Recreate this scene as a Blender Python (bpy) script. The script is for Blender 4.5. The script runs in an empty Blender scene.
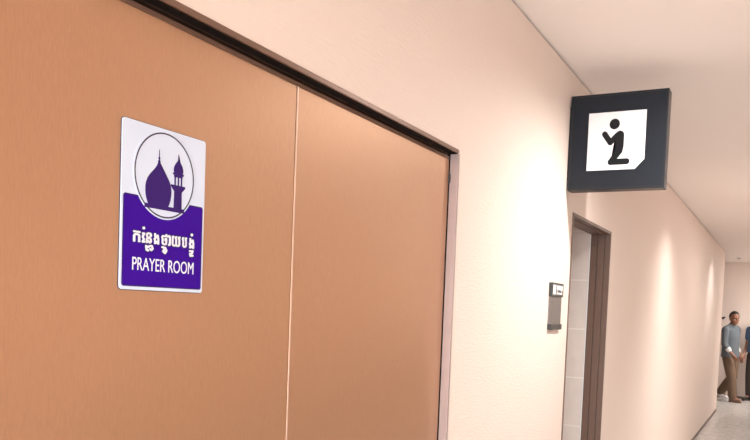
import bpy, bmesh, math, random
from math import sin, cos, pi, radians
from mathutils import Vector, Matrix
random.seed(7)
scene = bpy.context.scene
COL = scene.collection

# ------------------------------------------------------------------ helpers
def link(o, parent=None):
    COL.objects.link(o)
    if parent: o.parent = parent
    return o

def tag(o, label=None, cat=None, group=None, kind=None):
    if label: o['label'] = label
    if cat: o['category'] = cat
    if group: o['group'] = group
    if kind: o['kind'] = kind
    return o

def thing(name, label, cat, loc=(0, 0, 0), rz=0.0, group=None, kind=None):
    o = bpy.data.objects.new(name, None)
    o.empty_display_size = .05
    o.location = loc
    o.rotation_euler = (0, 0, rz)
    link(o)
    return tag(o, label, cat, group, kind)

def obj(name, bm, mat, parent=None, smooth=False, bevel=0, loc=None):
    """bmesh -> one mesh object; loc given in the parent's space"""
    bmesh.ops.recalc_face_normals(bm, faces=bm.faces)
    if bevel:
        bmesh.ops.bevel(bm, geom=[e for e in bm.edges if e.calc_face_angle(0) > .6], offset=bevel,
                        segments=2, affect='EDGES', profile=.5)
    me = bpy.data.meshes.new(name)
    bm.to_mesh(me); bm.free()
    for p in me.polygons: p.use_smooth = smooth
    me.materials.append(mat)
    o = bpy.data.objects.new(name, me)
    link(o, parent)
    if loc: o.location = loc
    return o

def B(): return bmesh.new()

def box(bm, x0, x1, y0, y1, z0, z1):
    v = [bm.verts.new((x, y, z)) for x in (x0, x1) for y in (y0, y1) for z in (z0, z1)]
    for f in ((0, 1, 3, 2), (4, 6, 7, 5), (0, 4, 5, 1), (2, 3, 7, 6), (0, 2, 6, 4), (1, 5, 7, 3)):
        bm.faces.new([v[i] for i in f])

def prism(bm, pts, to3, t0, t1):
    """extrude a 2-D outline; to3(u, v, t) maps into space"""
    a = [bm.verts.new(to3(u, v, t0)) for u, v in pts]
    b = [bm.verts.new(to3(u, v, t1)) for u, v in pts]
    n = len(pts)
    fa = bm.faces.new(a[::-1]); fb = bm.faces.new(b)
    for i in range(n):
        bm.faces.new((a[i], a[(i + 1) % n], b[(i + 1) % n], b[i]))
    bmesh.ops.triangulate(bm, faces=[fa, fb])

def ring_prism(bm, outer, inner, to3, t0, t1):
    n = len(outer)
    V = [[bm.verts.new(to3(u, v, t)) for u, v in P] for t in (t0, t1) for P in (outer, inner)]
    o0, i0, o1, i1 = V
    for i in range(n):
        j = (i + 1) % n
        bm.faces.new((o1[i], o1[j], i1[j], i1[i])); bm.faces.new((o0[j], o0[i], i0[i], i0[j]))
        bm.faces.new((o0[i], o0[j], o1[j], o1[i])); bm.faces.new((i0[j], i0[i], i1[i], i1[j]))

def circ(cu, cv, r, n=48, a0=0, a1=2 * pi):
    full = abs(a1 - a0 - 2 * pi) < 1e-6
    m = n if full else n + 1
    return [(cu + r * cos(a0 + (a1 - a0) * i / n), cv + r * sin(a0 + (a1 - a0) * i / n)) for i in range(m)]

def rrect(u0, v0, u1, v1, r, n=6):
    P = []
    for cu, cv, a in ((u1 - r, v1 - r, 0), (u0 + r, v1 - r, pi / 2), (u0 + r, v0 + r, pi), (u1 - r, v0 + r, 1.5 * pi)):
        P += [(cu + r * cos(a + pi / 2 * i / n), cv + r * sin(a + pi / 2 * i / n)) for i in range(n + 1)]
    return P

def stadium(p, q, r, n=10):
    a = math.atan2(q[1] - p[1], q[0] - p[0])
    return ([(q[0] + r * cos(a - pi / 2 + pi * i / n), q[1] + r * sin(a - pi / 2 + pi * i / n)) for i in range(n + 1)] +
            [(p[0] + r * cos(a + pi / 2 + pi * i / n), p[1] + r * sin(a + pi / 2 + pi * i / n)) for i in range(n + 1)])

def lathe(bm, prof, n=24, c=(0, 0, 0)):
    rings = []
    for r, z in prof:
        rings.append([bm.verts.new((c[0] + r * cos(2 * pi * i / n), c[1] + r * sin(2 * pi * i / n), c[2] + z)) for i in range(n)])
    for a, b in zip(rings, rings[1:]):
        for i in range(n):
            bm.faces.new((a[i], a[(i + 1) % n], b[(i + 1) % n], b[i]))
    bm.faces.new(rings[0][::-1]); bm.faces.new(rings[-1])

# ------------------------------------------------------------------ materials
def mat(name, col, rough=.5, metal=0, spec=.5, noise=0, nscale=40, bump=0, bscale=(60, 60, 60), coat=0, emit=None, estr=0):
    m = bpy.data.materials.new(name); m.use_nodes = True
    nt = m.node_tree; N = nt.nodes; L = nt.links
    p = N['Principled BSDF']
    p.inputs['Base Color'].default_value = (*col, 1)
    p.inputs['Roughness'].default_value = rough
    p.inputs['Metallic'].default_value = metal
    p.inputs['Specular IOR Level'].default_value = spec
    p.inputs['Coat Weight'].default_value = coat
    if emit:
        p.inputs['Emission Color'].default_value = (*emit, 1); p.inputs['Emission Strength'].default_value = estr
    if noise or bump:
        tc = N.new('ShaderNodeTexCoord'); mp = N.new('ShaderNodeMapping')
        mp.inputs['Scale'].default_value = bscale
        L.new(tc.outputs['Object'], mp.inputs['Vector'])
        nz = N.new('ShaderNodeTexNoise'); nz.inputs['Scale'].default_value = 1; nz.inputs['Detail'].default_value = 4
        L.new(mp.outputs['Vector'], nz.inputs['Vector'])
        if noise:
            mx = N.new('ShaderNodeMix'); mx.data_type = 'RGBA'
            mx.inputs['A'].default_value = (*[c * (1 - noise) for c in col], 1)
            mx.inputs['B'].default_value = (*[min(1, c * (1 + noise)) for c in col], 1)
            L.new(nz.outputs['Fac'], mx.inputs['Factor']); L.new(mx.outputs['Result'], p.inputs['Base Color'])
        if bump:
            b = N.new('ShaderNodeBump'); b.inputs['Strength'].default_value = bump; b.inputs['Distance'].default_value = .002
            L.new(nz.outputs['Fac'], b.inputs['Height']); L.new(b.outputs['Normal'], p.inputs['Normal'])
    return m

M_wall = mat('wall_vinyl', (.81, .685, .61), .6, spec=.3, noise=.02, bump=.9, bscale=(30, 30, 130))
M_ceil = mat('ceiling_paint', (.90, .815, .765), .8, spec=.2, noise=.01, bscale=(9, 9, 9))
M_gap = mat('shadow_gap', (.10, .07, .05), .8)
M_base = mat('skirting', (.16, .11, .09), .5)
M_floor = mat('floor_stone', (.56, .53, .505), .25, spec=.5, noise=.28, bscale=(16, 5, 16))
M_door = mat('bronze_laminate', (.53, .295, .165), .42, metal=.7, noise=.11, bump=.14, bscale=(420, 420, 60))
M_door.node_tree.nodes['Principled BSDF'].inputs['Coat Weight'].default_value = .6
M_door.node_tree.nodes['Principled BSDF'].inputs['Coat Roughness'].default_value = .45
M_frame = mat('anodised_brown_metal', (.20, .115, .08), .38, metal=.5, noise=.06, bscale=(60, 60, 300))
M_jamb = mat('worn_grey_brown_metal', (.37, .29, .275), .4, metal=.35, noise=.12, bscale=(90, 90, 14))
M_strip = mat('pale_bronze_strip', (.74, .55, .46), .35, metal=.4)
M_added_panel = mat('added_panel_brown', (.20, .125, .08), .6, noise=.2, bscale=(20, 6, 2))
M_dark = mat('dark_rebate_and_shade', (.009, .006, .005), .8, spec=.1)  # near-black for rebates, also paints the shade at head and jamb
M_brown = mat('painted_brown_metal', (.125, .070, .050), .45, spec=.35, noise=.08, bscale=(50, 50, 12))
M_white = mat('sign_white', (.655, .745, .90), .35)
M_purple = mat('sign_purple', (.042, .002, .28), .6, spec=.08)
M_purple_dark = mat('sign_dark_violet', (.034, .008, .14), .5, spec=.15)
M_ink = mat('sign_dark_line', (.03, .025, .06), .4)
M_letter = mat('sign_lettering_white', (.78, .79, .86), .5)
M_housing = mat('sign_black_edge', (.008, .009, .012), .35, spec=.35)
M_face = mat('sign_navy_face', (.007, .0095, .015), .4, spec=.25, noise=.05, bscale=(30, 30, 30))
M_pic = mat('pictogram_panel_white', (.74, .74, .745), .4)
M_black = mat('pictogram_black', (.010, .010, .012), .6, spec=.15)
M_plate = mat('brushed_grey_plate', (.17, .15, .14), .45, metal=.4, noise=.15, bscale=(60, 60, 500))
M_holder = mat('black_plastic', (.022, .026, .026), .4)
M_lamp = mat('lamp_lens', (.9, .9, .9), .4, emit=(1, .97, .93), estr=4)
M_trim = mat('lamp_trim_white', (.75, .72, .68), .5)

def tile_mat():
    m = mat('washroom_tile', (.62, .535, .495), .4, noise=.08, bscale=(14, 14, 14))
    nt = m.node_tree; N = nt.nodes; L = nt.links; p = N['Principled BSDF']
    src = p.inputs['Base Color'].links[0].from_socket
    geo = N.new('ShaderNodeNewGeometry'); sep = N.new('ShaderNodeSeparateXYZ')
    L.new(geo.outputs['Position'], sep.inputs[0])
    def line(sock, off, period, w):
        a = N.new('ShaderNodeMath'); a.operation = 'SUBTRACT'; a.inputs[1].default_value = off; L.new(sock, a.inputs[0])
        b = N.new('ShaderNodeMath'); b.operation = 'WRAP'; b.inputs[1].default_value = period; b.inputs[2].default_value = 0; L.new(a.outputs[0], b.inputs[0])
        c = N.new('ShaderNodeMath'); c.operation = 'LESS_THAN'; c.inputs[1].default_value = w; L.new(b.outputs[0], c.inputs[0])
        return c.outputs[0]
    l1 = line(sep.outputs['Z'], 1.1865, .3025, .007)
    l2 = line(sep.outputs['X'], -.1190 - .6, .6, .004)
    mxm = N.new('ShaderNodeMath'); mxm.operation = 'MAXIMUM'; L.new(l1, mxm.inputs[0]); L.new(l2, mxm.inputs[1])
    mx = N.new('ShaderNodeMix'); mx.data_type = 'RGBA'
    L.new(mxm.outputs[0], mx.inputs['Factor']); L.new(src, mx.inputs['A']); mx.inputs['B'].default_value = (.72, .66, .60, 1)
    L.new(mx.outputs['Result'], p.inputs['Base Color'])
    return m
M_tile = tile_mat()

# ------------------------------------------------------------------ dimensions (metres; wall face x = 0, corridor runs along +y)
CAM_X, CAM_Z = .96517, 1.58655
C = 2.7475                       # ceiling
XR = 2.35                        # right-hand wall
YB, YE, YF = -3.2, 14.62, 17.35  # wall behind, end of the left wall, far wall
WT = .115                        # wall thickness
D1 = (.62, 2.3753, 2.1006)       # near door: opening from, to, head
D2 = (3.902, 4.871, 2.0906)     # open doorway
GAP = .009

# ------------------------------------------------------------------ shell
def struct(name, bm, m, label, cat, **k):
    return tag(obj(name, bm, m, **k), label, cat, kind='structure')

b = B(); box(b, -4.1, XR + .1, YB - .1, YF + .1, -.1, 0)
struct('floor', b, M_floor, 'pale grey polished stone corridor floor', 'floor')
b = B(); box(b, -4.1, XR + .1, YB - .1, YF + .1, C, C + .1)
struct('ceiling', b, M_ceil, 'smooth cream corridor ceiling', 'ceiling')

b = B(); T = C - GAP
def wl(y0, y1, z0, z1): box(b, -WT, 0, y0, y1, z0, z1)
wl(YB, D1[0], 0, T); wl(D1[0], D1[1], D1[2], T); wl(D1[1], D2[0], 0, T); wl(D2[0], D2[1], D2[2], T); wl(D2[1], YE, 0, T)
box(b, -4, -WT, YE - WT, YE, 0, T)
struct('wall_left', b, M_wall, 'long cream corridor wall holding both doorways', 'wall')
b = B(); box(b, -4, -.010, YB, YE - .012, T, C)
struct('trim_1', b, M_gap, 'thin dark shadow gap where the left wall meets the ceiling', 'trim')
b = B(); box(b, XR, XR + .1, YB, YF, 0, C)
struct('wall_right', b, M_wall, 'cream corridor wall on the right, outside the frame', 'wall')
b = B(); box(b, -4, .15, YB - .1, YB, 0, C); box(b, .15, XR, YB - .1, YB, 2.4, C)
struct('wall_back', b, M_wall, 'wall behind the viewer with a wide opening to an added lobby for fill light', 'wall')
b = B(); box(b, -1, 3.4, YB - 3.1, YB - .1, -.1, 0); box(b, -1, 3.4, YB - 3.1, YB - .1, 3.2, 3.3)
box(b, -1.1, -1, YB - 3.1, YB - .1, 0, 3.2); box(b, 3.4, 3.5, YB - 3.1, YB - .1, 0, 3.2)
struct('added_lobby_shell', b, M_ceil, 'added lobby shell around the fill light behind the viewer', 'wall')  # invented lobby that houses the fill light
b = B()
for x0, x1, z0, z1 in ((-1, 3.4, 0, .12), (-1, 3.4, 3.08, 3.2), (-1, -.9, .12, 3.08), (3.3, 3.4, .12, 3.08), (1.17, 1.23, .12, 3.08)):
    box(b, x0, x1, YB - 3.16, YB - 3.10, z0, z1)
struct('added_window_frame', b, M_frame, 'added window frame before the fill light behind the viewer', 'window')  # invented frame standing before the fill light
b = B(); box(b, -4, XR, YF, YF + .1, 0, C)
struct('wall_far', b, M_wall, 'cream wall closing the far end of the corridor', 'wall')
b = B(); box(b, -4.1, -4, YB, YF, 0, C)
struct('wall_side', b, M_wall, 'cream wall at the end of the crossing passage', 'wall')
b = B()
for y0, y1 in ((YB, D1[0]), (D1[1], D2[0]), (D2[1], YE + .006)): box(b, 0, .006, y0, y1, 0, .045)
box(b, -4, 0, YE, YE + .006, 0, .045)
struct('baseboard_left', b, M_base, 'low dark skirting along the left wall', 'baseboard')
b = B(); box(b, XR - .012, XR, YB, YF, 0, 1.0)
struct('added_dark_panel', b, M_added_panel, 'added dark brown panel low on the unseen right wall, for the door reflection', 'trim')  # invented panel, keeps the door's lower reflection dark
b = B(); box(b, -4, XR - .012, YF - .008, YF, 0, .045)
struct('baseboard_far', b, M_base, 'low dark skirting along the far wall', 'baseboard')

# washroom lobby behind the open doorway
TY = 4.857
b = B(); box(b, -2.0, -WT - .001, TY, TY + .1, 0, 2.6)
struct('wall_lobby', b, M_tile, 'beige tiled wall seen through the open doorway', 'wall')
b = B(); box(b, -2.1, -2.0, 2.9, TY + .1, 0, 2.6); box(b, -2.0, -WT - .001, 2.8, 2.9, 0, 2.6)
struct('wall_lobby_side', b, M_wall, 'plain walls of the lobby behind the open doorway', 'wall')
b = B(); box(b, -2.0, -WT - .001, 2.9, TY, 2.45, 2.55)
struct('ceiling_lobby', b, M_ceil, 'ceiling of the lobby behind the open doorway', 'ceiling')

# ------------------------------------------------------------------ near door
d = thing('door_1', 'closed double door in satin bronze set in a thin brown metal frame', 'door', (0, D1[0], 0), kind='structure')
W = D1[1] - D1[0]; Hd = D1[2]; F = .0125; XD = -.027
b = B()
pr = .003
box(b, -WT, pr, 0, F, 0, Hd); box(b, -WT, pr, F, W - F, Hd - F, Hd)
obj('door_frame', b, M_frame, d, bevel=.0012)
b = B(); box(b, -WT, pr, W - F, W, 0, Hd - F)
obj('jamb', b, M_jamb, d, bevel=.0012)['label'] = 'worn grey brown right jamb'
b = B(); box(b, -WT + .001, XD - .05, F, W - F, 0, Hd - F)
obj('door_stop', b, M_dark, d)
b = B(); box(b, XD + .002, -.0015, F, W - F, Hd - F - .0012, Hd - F + .001); obj('head_shade_strip', b, M_dark, d)['label'] = 'black strip painted as shade under the frame head'  # black strip paints the soffit's shade into the frame
ys = 1.4695 - D1[0]
for y0, y1 in ((F + .004, ys - .0020), (ys + .0020, W - F - .005)):
    b = B(); box(b, XD - .045, XD, y0, y1, .006, Hd - F - .018)
    leaf = obj('door_leaf', b, M_door, d, bevel=.0012)
b = B(); box(b, XD - .03, XD + .0004, F + .004, W - F - .005, Hd - F - .018, Hd - F - .009)
obj('top_rail', b, M_frame, d)['label'] = 'brown rail above the two leaves'
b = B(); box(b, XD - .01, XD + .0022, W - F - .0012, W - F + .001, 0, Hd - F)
obj('jamb_gap_shade', b, M_dark, d)  # black strip painting the shade of the gap beside the leaf
b = B(); box(b, XD - .03, XD + .0006, ys + .0024, ys + .0056, .006, Hd - F - .018)
obj('edge_strip', b, M_strip, leaf)['label'] = 'pale metal strip along the meeting edge'
b = B(); box(b, XD - .03, XD - .006, ys - .0020, ys + .0024, .006, Hd - F - .02)
obj('meeting_seal', b, M_dark, d)
b = B()
for z0 in (1.995,):
    lathe(b, ((.0035, 0), (.0042, .002), (.0042, .026), (.0035, .028)), 12, (XD + .002, W - F - .003, z0))
obj('hinge', b, M_holder, d, smooth=False)

# ------------------------------------------------------------------ open doorway
d2 = thing('door_2', 'open doorway with a stepped brown metal frame', 'door', (0, D2[0], 0), kind='structure')
W2 = D2[1] - D2[0]; H2 = D2[2]
b = B()
def jamb(s):
    yy = lambda a: a if s < 0 else W2 - a
    def bx(x0, x1, t, z1=H2): 
        y = sorted((yy(0), yy(t))); box(b, x0, x1, y[0], y[1], 0, z1)
    bx(-.026, .003, .016); bx(-.031, -.026, .011); bx(-.070, -.031, .020); bx(-.076, -.070, .011); bx(-WT, -.076, .016)
jamb(-1); jamb(1)
for x0, x1, t in ((-.026, .003, .016), (-.031, -.026, .011), (-.070, -.031, .020), (-.076, -.070, .011), (-WT, -.076, .016)):
    box(b, x0, x1, .011, W2 - .011, H2 - t, H2)
obj('door_frame', b, M_brown, d2)
for z in (1.845, 1.590, 1.335):
    b = B(); box(b, -.060, -.042, W2 - .0225, W2 - .0195, z - .022, z + .022)
    for dz in (-.012, .012): lathe(b, ((.003, 0), (.003, .003)), 8, (-.051, W2 - .0225, z + dz))
    obj('strike_plate', b, M_brown, d2)
b = B(); box(b, -WT - .005, -WT, W2 - .0205, W2 - .004, 0, H2)
obj('corner_trim', b, M_pic, d2)['label'] = 'thin white tile edge trim'

# ------------------------------------------------------------------ text
def text_mesh(s, bold=0.0):
    cu = bpy.data.curves.new('t', 'FONT'); cu.body = s; cu.size = 1; cu.resolution_u = 6
    cu.offset = bold; cu.fill_mode = 'FRONT' if False else 'BOTH'; cu.extrude = .02
    o = bpy.data.objects.new('t', cu); COL.objects.link(o)
    dg = bpy.context.evaluated_depsgraph_get(); dg.update()
    me = bpy.data.meshes.new_from_object(o.evaluated_get(dg))
    bpy.data.objects.remove(o); bpy.data.curves.remove(cu)
    return me

def fit_text(bm, me, to3, u0, v0, u1, v1, t0, t1):
    """copy text mesh into bm, fitted to the rectangle"""
    xs = [v.co.x for v in me.vertices]; ysv = [v.co.y for v in me.vertices]; zs = [v.co.z for v in me.vertices]
    if not xs: return
    ax, bx_ = min(xs), max(xs); ay, by = min(ysv), max(ysv); az, bz = min(zs), max(zs)
    V = [bm.verts.new(to3(u0 + (v.co.x - ax) / (bx_ - ax) * (u1 - u0), v0 + (v.co.y - ay) / (by - ay) * (v1 - v0),
                          t0 + (v.co.z - az) / max(bz - az, 1e-9) * (t1 - t0))) for v in me.vertices]
    for p in me.polygons:
        try: bm.faces.new([V[i] for i in p.vertices])
        except ValueError: pass

# ------------------------------------------------------------------ prayer room door sign
SY, SZ, SW, SH = .9545, 1.5983, .2094, .2858
s = thing('door_sign', 'white and purple prayer room sign fixed to the left bronze door leaf', 'sign', (XD, SY, SZ))
def S(u, v, t): return (t, u * SW, v * SH)      # sign face coordinates 0..1, t = height off the door
k = SW / SH
def uv_circ(cu, cv, r, n=64): return [(cu + r * cos(2 * pi * i / n), cv + r * k * sin(2 * pi * i / n)) for i in range(n)]
def uv_rr(u0, v0, u1, v1, r):
    return [(a / SW, c / SH) for a, c in rrect(u0 * SW, v0 * SH, u1 * SW, v1 * SH, r)]
T0 = .003
b = B(); prism(b, uv_rr(0, 0, 1, 1, .006), S, 0, T0)
plate = obj('plate', b, M_white, s)
b = B(); prism(b, uv_rr(-.004, -.004, 1.004, 1.004, .007), S, 0, .0012)
obj('edge', b, M_ink, s)['label'] = 'thin dark outer edge'
CU, CV, CR = .489, .715, .354
b = B(); prism(b, uv_rr(.030, .026, .970, .560, .004), S, T0 - .0005, T0 + .0005)
obj('purple_panel', b, M_purple, s)['label'] = 'purple lower panel'
b = B(); ring_prism(b, uv_rr(.022, .020, .978, .566, .005), uv_rr(.033, .029, .967, .557, .004), S, T0 - .0005, T0 + .0007)
obj('panel_outline', b, M_purple_dark, s)
b = B(); prism(b, uv_circ(CU, CV, CR + .016), S, T0, T0 + .0009)
obj('disc', b, M_white, s)['label'] = 'white disc behind the mosque'
b = B(); ring_prism(b, uv_circ(CU, CV, CR + .003), uv_circ(CU, CV, CR - .009), S, T0 + .0008, T0 + .0013)
obj('ring', b, M_ink, s)
# mosque
t0, t1 = T0 + .0008, T0 + .0015
b = B()
LV = [0]
def P(pts):
    LV[0] += 1; prism(b, pts, S, t0, t1 + LV[0] * .00003)
P([(.252, .502), (.728, .502), (.728, .528), (.252, .528)])
prof = [(.118, .526), (.132, .545), (.146, .572), (.153, .603), (.153, .630), (.146, .656), (.130, .682), (.108, .703), (.082, .722),
        (.056, .740), (.034, .758), (.018, .775), (.010, .79)]
dc = .410
P([(dc + x, y) for x, y in prof] + [(dc - x, y) for x, y in prof[::-1]])
P([(dc - .005, .785), (dc + .005, .785), (dc + .002, .865), (dc - .002, .865)])
for v, r in ((.793, .014), (.813, .010)): P(uv_circ(dc, v, r, 16))
mc = .645
P([(mc - .050, .52), (mc + .050, .52), (mc + .046, .640), (mc - .046, .640)])
P([(mc - .046, .632), (mc + .046, .632), (mc + .088, .660), (mc + .088, .672), (mc - .088, .672), (mc - .088, .660)])
for du in (-.046, -.006, .034): P([(mc + du, .67), (mc + du + .014, .67), (mc + du + .014, .745), (mc + du, .745)])
P([(mc - .052, .722), (mc + .052, .722), (mc + .052, .738), (mc - .052, .738)])
P([(mc - .066, .736), (mc + .066, .736), (mc + .066, .748), (mc - .066, .748)])
dp = [(.052, .746), (.058, .762), (.056, .778), (.046, .795), (.030, .810), (.014, .822), (.005, .832)]
P([(mc + x, y) for x, y in dp] + [(mc - .003, .868), (mc - .005, .832)] + [(mc - x, y) for x, y in dp[::-1][1:]])
obj('mosque_emblem', b, M_purple_dark, s)['label'] = 'dark violet mosque with dome and minaret'
# english line
b = B()
fit_text(b, text_mesh('PRAYER ROOM'), S, .134, .118, .873, .196, T0, T0 + .0010)
obj('lettering', b, M_letter, s)['label'] = 'white words PRAYER ROOM'
# khmer line, letter by letter
def khmer(bm, grow, ta, tb):
    n = [0]
    def lay():
        n[0] += 1; return tb + n[0] * .000012
    offs = [(grow * cos(a * pi / 4), grow * sin(a * pi / 4)) for a in range(8)]
    def put(ch, u0, v0, u1, v1):
        me = text_mesh(ch)
        for du, dv in offs: fit_text(bm, me, S, u0 + du, v0 + dv * k, u1 + du, v1 + dv * k, ta, lay())
    z0, z1 = .288, .350
    put('\u1780', .138, z0, .208, z1)
    put('\u1793', .280, z0, .340, z1)
    put('\u1784', .370, z0, .425, z1)
    put('\u1790', .458, z0, .520, z1 + .004)
    put('\u1799', .585, z0, .685, z1)
    put('\u1794', .712, z0, .768, z1)
    put('\u1784', .804, z0, .862, z1)
    w = .0055 + grow
    def st(*pts):
        for p, q in zip(pts, pts[1:]):
            prism(bm, [(a, c * k) for a, c in stadium((p[0], p[1] / k), (q[0], q[1] / k), w)], S, ta, lay())
    def dot(u_, v_, r_): prism(bm, uv_circ(u_, v_, r_ + grow, 16), S, ta, lay())
    # vowel before the second letter, with its mark above
    st((.236, .292), (.250, .306), (.236, .322), (.252, .341), (.238, .341)); st((.236, .292), (.256, .292))
    dot(.246, .374, .009)
    # long a
    st((.532, .342), (.548, .347), (.556, .336), (.556, .294), (.545, .291))
    # subscripts under the third, fifth and last letters
    st((.276, .268), (.300, .262), (.318, .270), (.342, .272), (.352, .256), (.338, .246), (.322, .252))
    st((.276, .268), (.282, .246), (.300, .242))
    st((.466, .272), (.500, .270), (.516, .254), (.500, .238), (.476, .247), (.488, .258))
    st((.812, .268), (.848, .270), (.840, .255), (.814, .250), (.820, .238), (.848, .240))
    # ring over the last letter
    dot(.832, .374, .010)
b = B(); khmer(b, .0120, T0, T0 + .0006); obj('khmer_outline', b, M_purple_dark, s)
b = B(); khmer(b, .0030, T0, T0 + .0022); obj('khmer_lettering', b, M_letter, s)['label'] = 'bold white Khmer lettering'

# ------------------------------------------------------------------ projecting sign
HX, HY, HZ, HW, HH, HT = .006, 3.746, 2.174, .4395, .446, .085
h = thing('projecting_sign', 'square dark navy sign projecting from the wall with a white kneeling figure panel', 'sign', (0, HY, HZ))
b = B(); box(b, HX, HX + HW, .003, HT, 0, HH)
obj('housing', b, M_housing, h, bevel=.003)
b = B(); ring_prism(b, [(HX + .0015, .0015), (HX + HW - .0015, .0015), (HX + HW - .0015, HH - .0015), (HX + .0015, HH - .0015)],
                    [(HX + .010, .010), (HX + HW - .010, .010), (HX + HW - .010, HH - .010), (HX + .010, HH - .010)],
                    lambda u, v, t: (u, t, v), .0, .006)
obj('rim', b, M_housing, h)
b = B(); box(b, HX + .009, HX + HW - .009, .001, .005, .009, HH - .009)
obj('face_panel', b, M_face, h)
b = B(); box(b, 0, HX + .002, .008, HT - .006, .05, HH - .05)
obj('wall_bracket', b, M_housing, h)
pu0, pv0, pw, ph = HX + HW * .198, HH * .200, HW * .592, HH * .600
Q = lambda u, v, t: (pu0 + u * pw, t, pv0 + v * ph)
b = B(); prism(b, [(0, 0), (.845, 0), (1, .165), (1, 1), (0, 1)], Q, -.0005, .002)
obj('pictogram_panel', b, M_pic, h)['label'] = 'white panel with one cut corner'
b = B(); kq = pw / ph
def q2(x, y):       # from a 217 x 213 drawing grid, y down
    return (x / 217., 1 - y / 213.)
def st(p, q, r): LV[0] += 1; prism(b, [q2(*a) for a in stadium(p, q, r)], Q, -.0012 - LV[0] * .00004, .0005)
LV[0] = 0
prism(b, [q2(*a) for a in circ(100, 45, 19.5, 32)], Q, -.0012, .0005)
st((64, 80), (87, 112), 10.5); st((87, 112), (113, 86), 10.5)          # forearm, upper arm
prism(b, [q2(*a) for a in ((106, 79), (113, 73), (122, 70), (131, 73), (137, 80), (138, 92), (138, 128), (134, 150), (112, 176), (94, 164),
                            (106, 140), (108, 112))], Q, -.0012, .0005)
st((119, 150), (92, 184), 11.5); st((92, 184), (152, 184), 11)        # thigh, shin
obj('kneeling_figure', b, M_black, h)['label'] = 'black kneeling praying figure'

# ------------------------------------------------------------------ door plate holder beside the open doorway
PY, PZ, PW, PH = 3.532, 1.508, .204, .218
n = thing('room_plate', 'small grey nameplate with black header and foot beside the open doorway', 'sign', (0, PY, PZ))
R3 = lambda u, v, t: (t, u * PW, v * PH)
def rb(u0, v0, u1, v1, t0, t1):
    b = B(); box(b, t0, t1, u0 * PW, u1 * PW, v0 * PH, v1 * PH); return b
obj('back_plate', rb(.02, .06, .98, .95, -.0008, .010), M_plate, n, bevel=.001)
obj('header', rb(0, .71, 1, 1, 0, .016), M_holder, n, bevel=.0015)
obj('foot', rb(0, 0, 1, .12, 0, .016), M_holder, n, bevel=.0015)
obj('header_symbol', rb(.08, .755, .33, .955, .0155, .0166), M_pic, n)
b = B()
for u0, u1, v0, v1 in ((.40, .56, .86, .95), (.58, .70, .85, .95), (.72, .92, .84, .95), (.40, .90, .76, .80), (.44, .50, .81, .87), (.80, .86, .81, .86)):
    prism(b, [(a / PW, c / PH) for a, c in rrect(u0 * PW, v0 * PH, u1 * PW, v1 * PH, .004)], R3, .0155, .0166)
obj('header_lettering', b, M_pic, n)

# ------------------------------------------------------------------ lights in the ceiling
def spot(parent, e, size, blend=.6, col=(1, .985, .955), rad=.035):
    l = bpy.data.lights.new('lamp', 'SPOT'); l.energy = e; l.spot_size = radians(size); l.spot_blend = blend
    l.color = col; l.shadow_soft_size = rad
    o = bpy.data.objects.new('lamp', l); link(o, parent); o.location = (0, 0, -.03)
    return o
def downlight(x, y, e, size, label, blend=.6, r=.055, group=None, **kw):
    t = thing('downlight', label, 'ceiling light', (x, y, C), group=group)
    b = B(); ring_prism(b, circ(0, 0, r + .014, 32), circ(0, 0, r, 32), lambda u, v, z: (u, v, z), -.006, 0)
    obj('trim', b, M_trim, t)
    b = B(); lathe(b, ((r, -.001), (r, -.0035)), 32); obj('lens', b, M_lamp, t)
    spot(t, e, size, blend, **kw)
    return t
downlight(.90, -.95, 70, 132, 'round recessed downlight above the corridor behind the viewer', 1)
downlight(.90, 3.47, 152, 166, 'round recessed downlight in the ceiling beside the projecting sign', 1)
downlight(.70, 7.35, 92, 132, 'round recessed downlight washing the wall past the open doorway', 1)
downlight(.55, 12.1, 50, 132, 'round recessed downlight washing the wall near its far end', 1)
downlight(1.2, 16.0, 100, 140, 'round recessed downlight above the crossing passage', 1)
for y, e, w_ in ((.6, 200, 'opposite the bronze door'), (7.4, 210, 'past the open doorway')):  # added row lighting the right wall that the door reflects
    downlight(1.75, y, e, 132, 'added unseen downlight by the right wall, ' + w_, 1)
t = thing('ceiling_fixture', 'small pale round fixture flush in the ceiling before the far wall', 'ceiling fixture', (.142, 16.03, C))
b = B(); lathe(b, ((.050, 0), (.050, -.010), (.040, -.016)), 28); obj('rim', b, M_trim, t, smooth=False)
b = B(); lathe(b, ((.028, -.015), (.024, -.024), (.010, -.028)), 24); obj('centre', b, M_plate, t)

t = thing('downlight', 'added unseen downlight for the tiles behind the open doorway', 'ceiling light', (-1.0, 4.0, 2.45))
b = B(); ring_prism(b, circ(0, 0, .069, 32), circ(0, 0, .055, 32), lambda u, v, z: (u, v, z), -.006, 0); obj('trim', b, M_trim, t)  # trim of the added downlight
b = B(); lathe(b, ((.055, -.001), (.055, -.0035)), 32); obj('lens', b, M_lamp, t)
spot(t, 40, 150, 1)  # extra lamp put in to brighten the tiled wall
def panel(y, e, label):  # added out-of-view area light, fills the corridor from the right
    t = thing('fill_panel', label, 'ceiling light', (1.75, y, C))
    b = B(); ring_prism(b, [(-.3, -.6), (.3, -.6), (.3, .6), (-.3, .6)], [(-.28, -.58), (.28, -.58), (.28, .58), (-.28, .58)],
                        lambda u, v, z: (u, v, z), -.008, 0)
    obj('frame', b, M_trim, t)  # frame of the added fill panel
    b = B(); box(b, -.28, .28, -.58, .58, -.004, -.001); obj('diffuser', b, M_lamp, t)
    l = bpy.data.lights.new('lamp', 'AREA'); l.shape = 'RECTANGLE'; l.size = .56; l.size_y = 1.16; l.energy = e; l.color = (1, .97, .94)
    o = bpy.data.objects.new('lamp', l); link(o, t); o.location = (0, 0, -.012)
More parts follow.
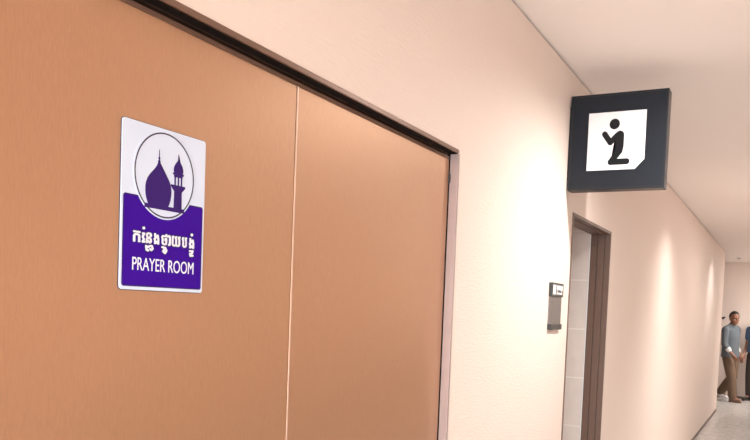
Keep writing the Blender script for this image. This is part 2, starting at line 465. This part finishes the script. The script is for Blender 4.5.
for y, e in ((9.8, 22), (15.9, 55)):
    panel(y, e, 'added rectangular fill panel in the ceiling by the right wall, %s' % {9.8: 'halfway down the corridor', 15.9: 'in the crossing passage'}[y])

l = bpy.data.lights.new('lobby_fill', 'AREA'); l.shape = 'RECTANGLE'; l.size = 4.2; l.size_y = 2.9; l.energy = 800; l.color = (.89, .955, 1)
o = bpy.data.objects.new('lobby_fill', l); link(o); o.location = (1.2, YB - 3.2, 1.6); o.rotation_euler = (radians(90), 0, radians(0))  # added area light behind the viewer, brightens door and signs

# ------------------------------------------------------------------ small fixture on the far wall
w = thing('wall_fixture', 'small dark fixture on the far wall beside the walking person in grey', 'wall fixture', (-.150, YF, 1.615))
b = B(); prism(b, circ(0, 0, .026, 20), lambda u, v, t: (u, t, v), -.012, 0); obj('rosette', b, M_holder, w)
b = B(); prism(b, stadium((0, 0), (.035, .018), .013), lambda u, v, t: (u, t, v), -.05, -.012); obj('knob', b, M_holder, w)

# ------------------------------------------------------------------ people
def tube(bm, pts, n=14, flat=False):
    """pts: (x, y, z, r[, r2]) smooth tapered tube, round ends"""
    pts = [(Vector(p[:3]), p[3], p[4] if len(p) > 4 else p[3]) for p in pts]
    seq = []
    d0 = (pts[0][0] - pts[1][0]).normalized(); d1 = (pts[-1][0] - pts[-2][0]).normalized()
    for a in (() if flat else (.95, .6)): seq.append((pts[0][0] + d0 * pts[0][1] * a, pts[0][1] * math.sqrt(1 - a * a), pts[0][2] * math.sqrt(1 - a * a)))
    seq += pts
    for a in (.6, .95): seq.append((pts[-1][0] + d1 * pts[-1][1] * a, pts[-1][1] * math.sqrt(1 - a * a), pts[-1][2] * math.sqrt(1 - a * a)))
    rings = []
    for i, (c, r, r2) in enumerate(seq):
        t = (seq[min(i + 1, len(seq) - 1)][0] - seq[max(i - 1, 0)][0]).normalized()
        ref = Vector((0, 1, 0)) if abs(t.y) < .9 else Vector((1, 0, 0))
        e1 = t.cross(ref).normalized(); e2 = t.cross(e1).normalized()
        rings.append([bm.verts.new(c + e1 * r * cos(2 * pi * j / n) + e2 * r2 * sin(2 * pi * j / n)) for j in range(n)])
    for a, c in zip(rings, rings[1:]):
        for j in range(n): bm.faces.new((a[j], a[(j + 1) % n], c[(j + 1) % n], c[j]))
    bm.faces.new(rings[0][::-1]); bm.faces.new(rings[-1])

def ell(bm, c, r, m=None):
    mt = Matrix.Translation(c) @ (m or Matrix.Identity(4)) @ Matrix.Diagonal((*r, 1))
    bmesh.ops.create_uvsphere(bm, u_segments=20, v_segments=12, radius=1, matrix=mt)

def fuse(name, bm, m, parent, voxel=.007, smooth=4):
    bmesh.ops.recalc_face_normals(bm, faces=bm.faces)
    me = bpy.data.meshes.new('f'); bm.to_mesh(me); bm.free()
    o = bpy.data.objects.new('f', me); COL.objects.link(o)
    r = o.modifiers.new('r', 'REMESH'); r.mode = 'VOXEL'; r.voxel_size = voxel
    sm = o.modifiers.new('s', 'SMOOTH'); sm.factor = .5; sm.iterations = smooth
    dg = bpy.context.evaluated_depsgraph_get(); dg.update()
    out = bpy.data.meshes.new_from_object(o.evaluated_get(dg)); out.name = name
    bpy.data.objects.remove(o); bpy.data.meshes.remove(me)
    for p in out.polygons: p.use_smooth = True
    out.materials.clear(); out.materials.append(m)
    return link(bpy.data.objects.new(name, out), parent)

def hand(bm, wrist, dirv, palm_n):
    """palm and five bent fingers reaching from the wrist along dirv; palm_n = facing of the palm"""
    d = Vector(dirv).normalized(); nrm = (Vector(palm_n) - d * d.dot(Vector(palm_n))).normalized(); sd = d.cross(nrm)
    w = Vector(wrist)
    tube(bm, [(*(w), .024), (*(w + d * .04), .026), (*(w + d * .075), .024)])
    for sgn in (-1, 1): tube(bm, [(*(w + d * .03 + sd * .016 * sgn), .016), (*(w + d * .078 + sd * .024 * sgn), .014)])
    for i, ln in enumerate((.068, .078, .073, .056)):
        o = (i - 1.5) * .019
        a = w + d * .075 + sd * o; c = a + d * ln * .5 + nrm * .006; e = c + d * ln * .36 + nrm * .022
        tube(bm, [(*a, .0095), (*c, .0088), (*e, .0075)], 10)
    a = w + d * .02 - sd * .024; c = a + d * .035 - sd * .022 + nrm * .008; e = c + d * .032 - sd * .002 + nrm * .012
    tube(bm, [(*a, .013), (*c, .0105), (*e, .0085)], 10)

def person(label, loc, rz, skin, hairm, shirt, trousers, shoes, J, head_turn, sleeve, cuff=None, smooth_head=True):
    t = thing('person', label, 'person', loc, rz)
    Zs = Vector
    # ---- body
    b = B()
    tube(b, [(-.005, 0, .90, .105, .150), (0, 0, 1.0, .098, .140), (0, 0, 1.12, .098, .142), (.005, 0, 1.26, .108, .160), (0, 0, 1.38, .095, .170), (-.005, 0, 1.44, .065, .11)], 20)
    tube(b, [(-.008, 0, 1.42, .060), (.012, 0, 1.49, .056), (.032, 0, 1.56, .054)])
    for side in ('r', 'l'):
        hp, kn, an, to = J['hip_' + side], J['knee_' + side], J['ankle_' + side], J['toe_' + side]
        tube(b, [(*hp, .088), (*(Zs(hp) * .5 + Zs(kn) * .5), .072), (*kn, .055), (*(Zs(kn) * .65 + Zs(an) * .35), .054), (*an, .037)])
        tube(b, [(*an, .036), (*to, .028)])
        sh, el, wr = J['sh_' + side], J['el_' + side], J['wr_' + side]
        tube(b, [(*sh, .056), (*(Zs(sh) * .5 + Zs(el) * .5), .046), (*el, .039), (*(Zs(el) * .65 + Zs(wr) * .35), .037), (*wr, .026)])
        hand(b, wr, Zs(wr) - Zs(el), J['palm_' + side])
    Rm = Matrix.Rotation(head_turn, 4, 'Z'); hc = Zs((.045, 0, 1.612))
    HS = 1.08
    def hv(x, y, z): return hc + (Rm @ Zs((x, y, z))) * HS
    ell(b, hv(-.006, 0, .028), (.102, .083, .106), Rm)           # skull
    ell(b, hv(.022, 0, -.045), (.074, .066, .082), Rm)           # face and jaw
    ell(b, hv(.062, 0, -.098), (.026, .030, .020), Rm)           # chin
    tube(b, [(*hv(.084, 0, .012), .008), (*hv(.100, 0, -.020), .013), (*hv(.094, 0, -.030), .017)], 10)   # nose
    for sg in (-1, 1):
        ell(b, hv(.070, .032 * sg, .020), (.022, .026, .011), Rm)        # brow
        ell(b, hv(.066, .036 * sg, -.030), (.022, .024, .024), Rm)       # cheek
        ell(b, hv(-.004, .078 * sg, -.012), (.020, .010, .032), Rm)      # ear
        ell(b, hv(.086, .008 * sg, -.062), (.010, .018, .008), Rm)       # lips
    fuse('body', b, skin, t, .006, 3)
    for sg in (-1, 1):
        b = B(); ell(b, hv(.0815, .031 * sg, .002), (.009, .014, .0075), Rm); obj('eye', b, M_eye, t, smooth=True)
    b = B(); ell(b, hv(.090, 0, -.062), (.010, .023, .0055), Rm); obj('mouth', b, M_lip, t, smooth=True)
    # ---- hair: a close cap over the skull, open over the face
    b = B(); ell(b, hv(-.010, 0, .040), (.108, .090, .105), Rm)
    Ri = Rm.inverted()
    kill = []
    for v in b.verts:
        q = Ri @ (v.co - hc) / HS
        if q.x > .035 and q.z < .068 + .0 * q.y or q.z < -.045 or (q.x > -.005 and q.z < .018): kill.append(v)
    bmesh.ops.delete(b, geom=kill, context='VERTS')
    bmesh.ops.solidify(b, geom=b.faces[:], thickness=.010)
    obj('hair', b, hairm, t, smooth=True)
    # ---- shirt
    b = B()
    tube(b, [(0, 0, J['hem'], .150, .200), (0, 0, J['hem'] + .12, .142, .190), (0, 0, 1.12, .138, .184), (.005, 0, 1.26, .136, .188), (0, 0, 1.38, .112, .188), (-.005, 0, 1.43, .090, .140)], 24, True)
    tube(b, [(-.008, 0, 1.42, .085), (0, 0, 1.475, .066)])
    for sg in (-1, 1): tube(b, [(0, .05 * sg, 1.465, .050), (-.006, .12 * sg, 1.435, .055), (-.01, .175 * sg, 1.40, .062)])
    for side in ('r', 'l'):
        sh, el, wr = Zs(J['sh_' + side]), Zs(J['el_' + side]), Zs(J['wr_' + side])
        if sleeve > 1: tube(b, [(*sh, .073), (*(sh * .5 + el * .5), .064), (*el, .058), (*(el + (wr - el) * (sleeve - 1)), .052)])
        else: tube(b, [(*sh, .074), (*(sh + (el - sh) * sleeve * .6), .068), (*(sh + (el - sh) * sleeve), .066)])
    st_ = fuse('shirt', b, shirt, t, .009, 4)
    if cuff:
        for side in ('r', 'l'):
            el, wr = Zs(J['el_' + side]), Zs(J['wr_' + side])
            a = el + (wr - el) * (sleeve - 1 - .02); c = el + (wr - el) * (sleeve - 1 + .20)
            b = B(); tube(b, [(*a, .050), (*(a * .5 + c * .5), .050), (*c, .047)]); obj('cuff', b, cuff, st_, smooth=True)
    # ---- trousers
    b = B()
    tube(b, [(-.005, 0, .86, .115, .165), (0, 0, .96, .118, .162), (0, 0, 1.03, .112, .156)], 20)
    for side in ('r', 'l'):
        hp, kn, an = Zs(J['hip_' + side]), Zs(J['knee_' + side]), Zs(J['ankle_' + side])
        tube(b, [(*hp, .105), (*(hp * .5 + kn * .5), .100), (*kn, .090), (*(kn * .5 + an * .5), .088), (*(an + (kn - an) * .05), .082)])
    tr = fuse('trousers', b, trousers, t, .009, 4)
    b = B(); tube(b, [(0, 0, .985, .121, .166), (0, 0, 1.005, .121, .166)], 24); obj('belt', b, M_black, tr, smooth=True)
    # ---- shoes
    for side in ('r', 'l'):
        an, to = Zs(J['ankle_' + side]), Zs(J['toe_' + side])
        f = (to - an); f.z = 0; f.normalize()
        heel = an - f * .045 + Zs((0, 0, J.get('heel_' + side, -.05)))
        b = B()
        tube(b, [(*heel, .036), (*((heel + to) * .5 + Zs((0, 0, .008))), .040), (*to, .036)])
        tube(b, [(*(an + Zs((0, 0, -.02))), .044), (*(an + Zs((0, 0, .005))), .043)])
        so = fuse('shoe', b, shoes[side], t, .007, 3)
        b = B()
        hz, tz = heel - Zs((0, 0, .026)), to - Zs((0, 0, .026))
        n = Zs((-f.y, f.x, 0)); ring = []
        pr_ = [(-.035, .012), (-.028, .026), (0, .033), (.08, .033), (.15, .040), (.19, .036), (.225, .018)]
        L_ = (tz - hz).length + .035
        out = [(x, y) for x, y in pr_] + [(x, -y) for x, y in pr_[::-1]]
        dirn = (tz - hz).normalized()
        prism(b, out, lambda u, v, z: tuple(hz + dirn * u * L_ / .225 + n * v + Zs((0, 0, z))), -.016, .002)
        obj('sole', b, shoes.get('sole_' + side, shoes[side]), so)
    return t

M_skin = mat('skin_brown', (.27, .125, .075), .5, noise=.05, bscale=(30, 30, 30))
M_skin2 = mat('skin_tan', (.40, .21, .14), .5, noise=.05, bscale=(30, 30, 30))
M_eye = mat('eye_dark', (.03, .02, .018), .25)
M_lip = mat('lip', (.24, .09, .07), .45)
M_hair = mat('hair_black', (.012, .010, .010), .6, noise=.2, bscale=(120, 120, 120))
M_shirt = mat('shirt_grey', (.115, .133, .150), .85, noise=.08, bscale=(40, 40, 40))
M_cuff = mat('cuff_white', (.78, .77, .76), .8)
M_trous = mat('trousers_khaki', (.15, .092, .058), .85, noise=.1, bscale=(30, 30, 30))
M_shoe = mat('shoe_white', (.80, .78, .76), .6)
M_shoe_shaded = mat('shoe_in_shade', (.26, .15, .11), .6)  # front shoe, its shade put into the colour
M_shirt2 = mat('shirt_blue', (.09, .17, .30), .85, noise=.08, bscale=(40, 40, 40))
M_trous2 = mat('trousers_dark', (.055, .038, .033), .85)
M_shoe3 = mat('shoe_dark', (.03, .025, .022), .5)

J1 = dict(hip_r=(0, -.09, .90), knee_r=(.11, -.09, .50), ankle_r=(.17, -.09, .095), toe_r=(.33, -.10, .045), heel_r=-.052,
          hip_l=(0, .09, .90), knee_l=(.02, .09, .49), ankle_l=(-.23, .09, .15), toe_l=(-.07, .10, .047), heel_l=-.030,
          sh_r=(-.01, -.180, 1.385), el_r=(.02, -.225, 1.11), wr_r=(.17, -.16, .91), palm_r=(0, 1, .2),
          sh_l=(-.01, .185, 1.40), el_l=(-.06, .235, 1.11), wr_l=(.05, .24, .88), palm_l=(0, -1, .2), hem=.86)
person('person in a grey shirt with white cuffs and khaki trousers walking by the far wall', (.062, 16.62, 0), radians(-32),
       M_skin, M_hair, M_shirt, M_trous, dict(r=M_shoe_shaded, l=M_shoe, sole_l=M_shoe), J1, radians(-26), 1.36, M_cuff)
J2 = dict(hip_r=(0, -.09, .90), knee_r=(.02, -.10, .49), ankle_r=(-.02, -.11, .095), toe_r=(.14, -.13, .045), heel_r=-.052,
          hip_l=(0, .09, .90), knee_l=(.02, .10, .49), ankle_l=(-.01, .11, .095), toe_l=(.15, .13, .045), heel_l=-.052,
          sh_r=(-.01, -.185, 1.40), el_r=(-.03, -.235, 1.12), wr_r=(.10, -.21, .92), palm_r=(0, 1, .2),
          sh_l=(-.01, .185, 1.40), el_l=(-.03, .235, 1.12), wr_l=(.09, .21, .92), palm_l=(0, -1, .2), hem=.96)
person('person in a blue shirt and dark trousers at the right edge of the picture', (.52, 17.02, 0), radians(-120),
       M_skin2, M_hair, M_shirt2, M_trous2, dict(r=M_shoe3, l=M_shoe3), J2, 0, .55)

# ------------------------------------------------------------------ camera
cam = bpy.data.cameras.new('camera'); co = bpy.data.objects.new('camera', cam); COL.objects.link(co)
r = Vector((.8838960320711178, .4660599907152687, .038934426198639474))
u = Vector((-.05782067342469322, .02628771682733252, .9979808242991071))
f = Vector((-.4640954365361166, .8843625054232533, -.050183511115281465))
m = Matrix((r, u, -f)).transposed().to_4x4(); m.translation = (CAM_X, 0, CAM_Z)
co.matrix_world = m
cam.sensor_width = 36; cam.sensor_fit = 'HORIZONTAL'
cam.lens = 36 * 777.541 / 750
cam.shift_x = 0; cam.shift_y = (344.98 - 220) / 750
cam.clip_start = .02; cam.clip_end = 100
scene.camera = co

# ------------------------------------------------------------------ world and view
wd = bpy.data.worlds.new('world'); scene.world = wd; wd.use_nodes = True
wd.node_tree.nodes['Background'].inputs[0].default_value = (.5, .5, .5, 1)
wd.node_tree.nodes['Background'].inputs[1].default_value = .2
vs = scene.view_settings
vs.view_transform = 'Standard'; vs.look = 'None'; vs.gamma = 1; vs.use_curve_mapping = False
vs.exposure = .13
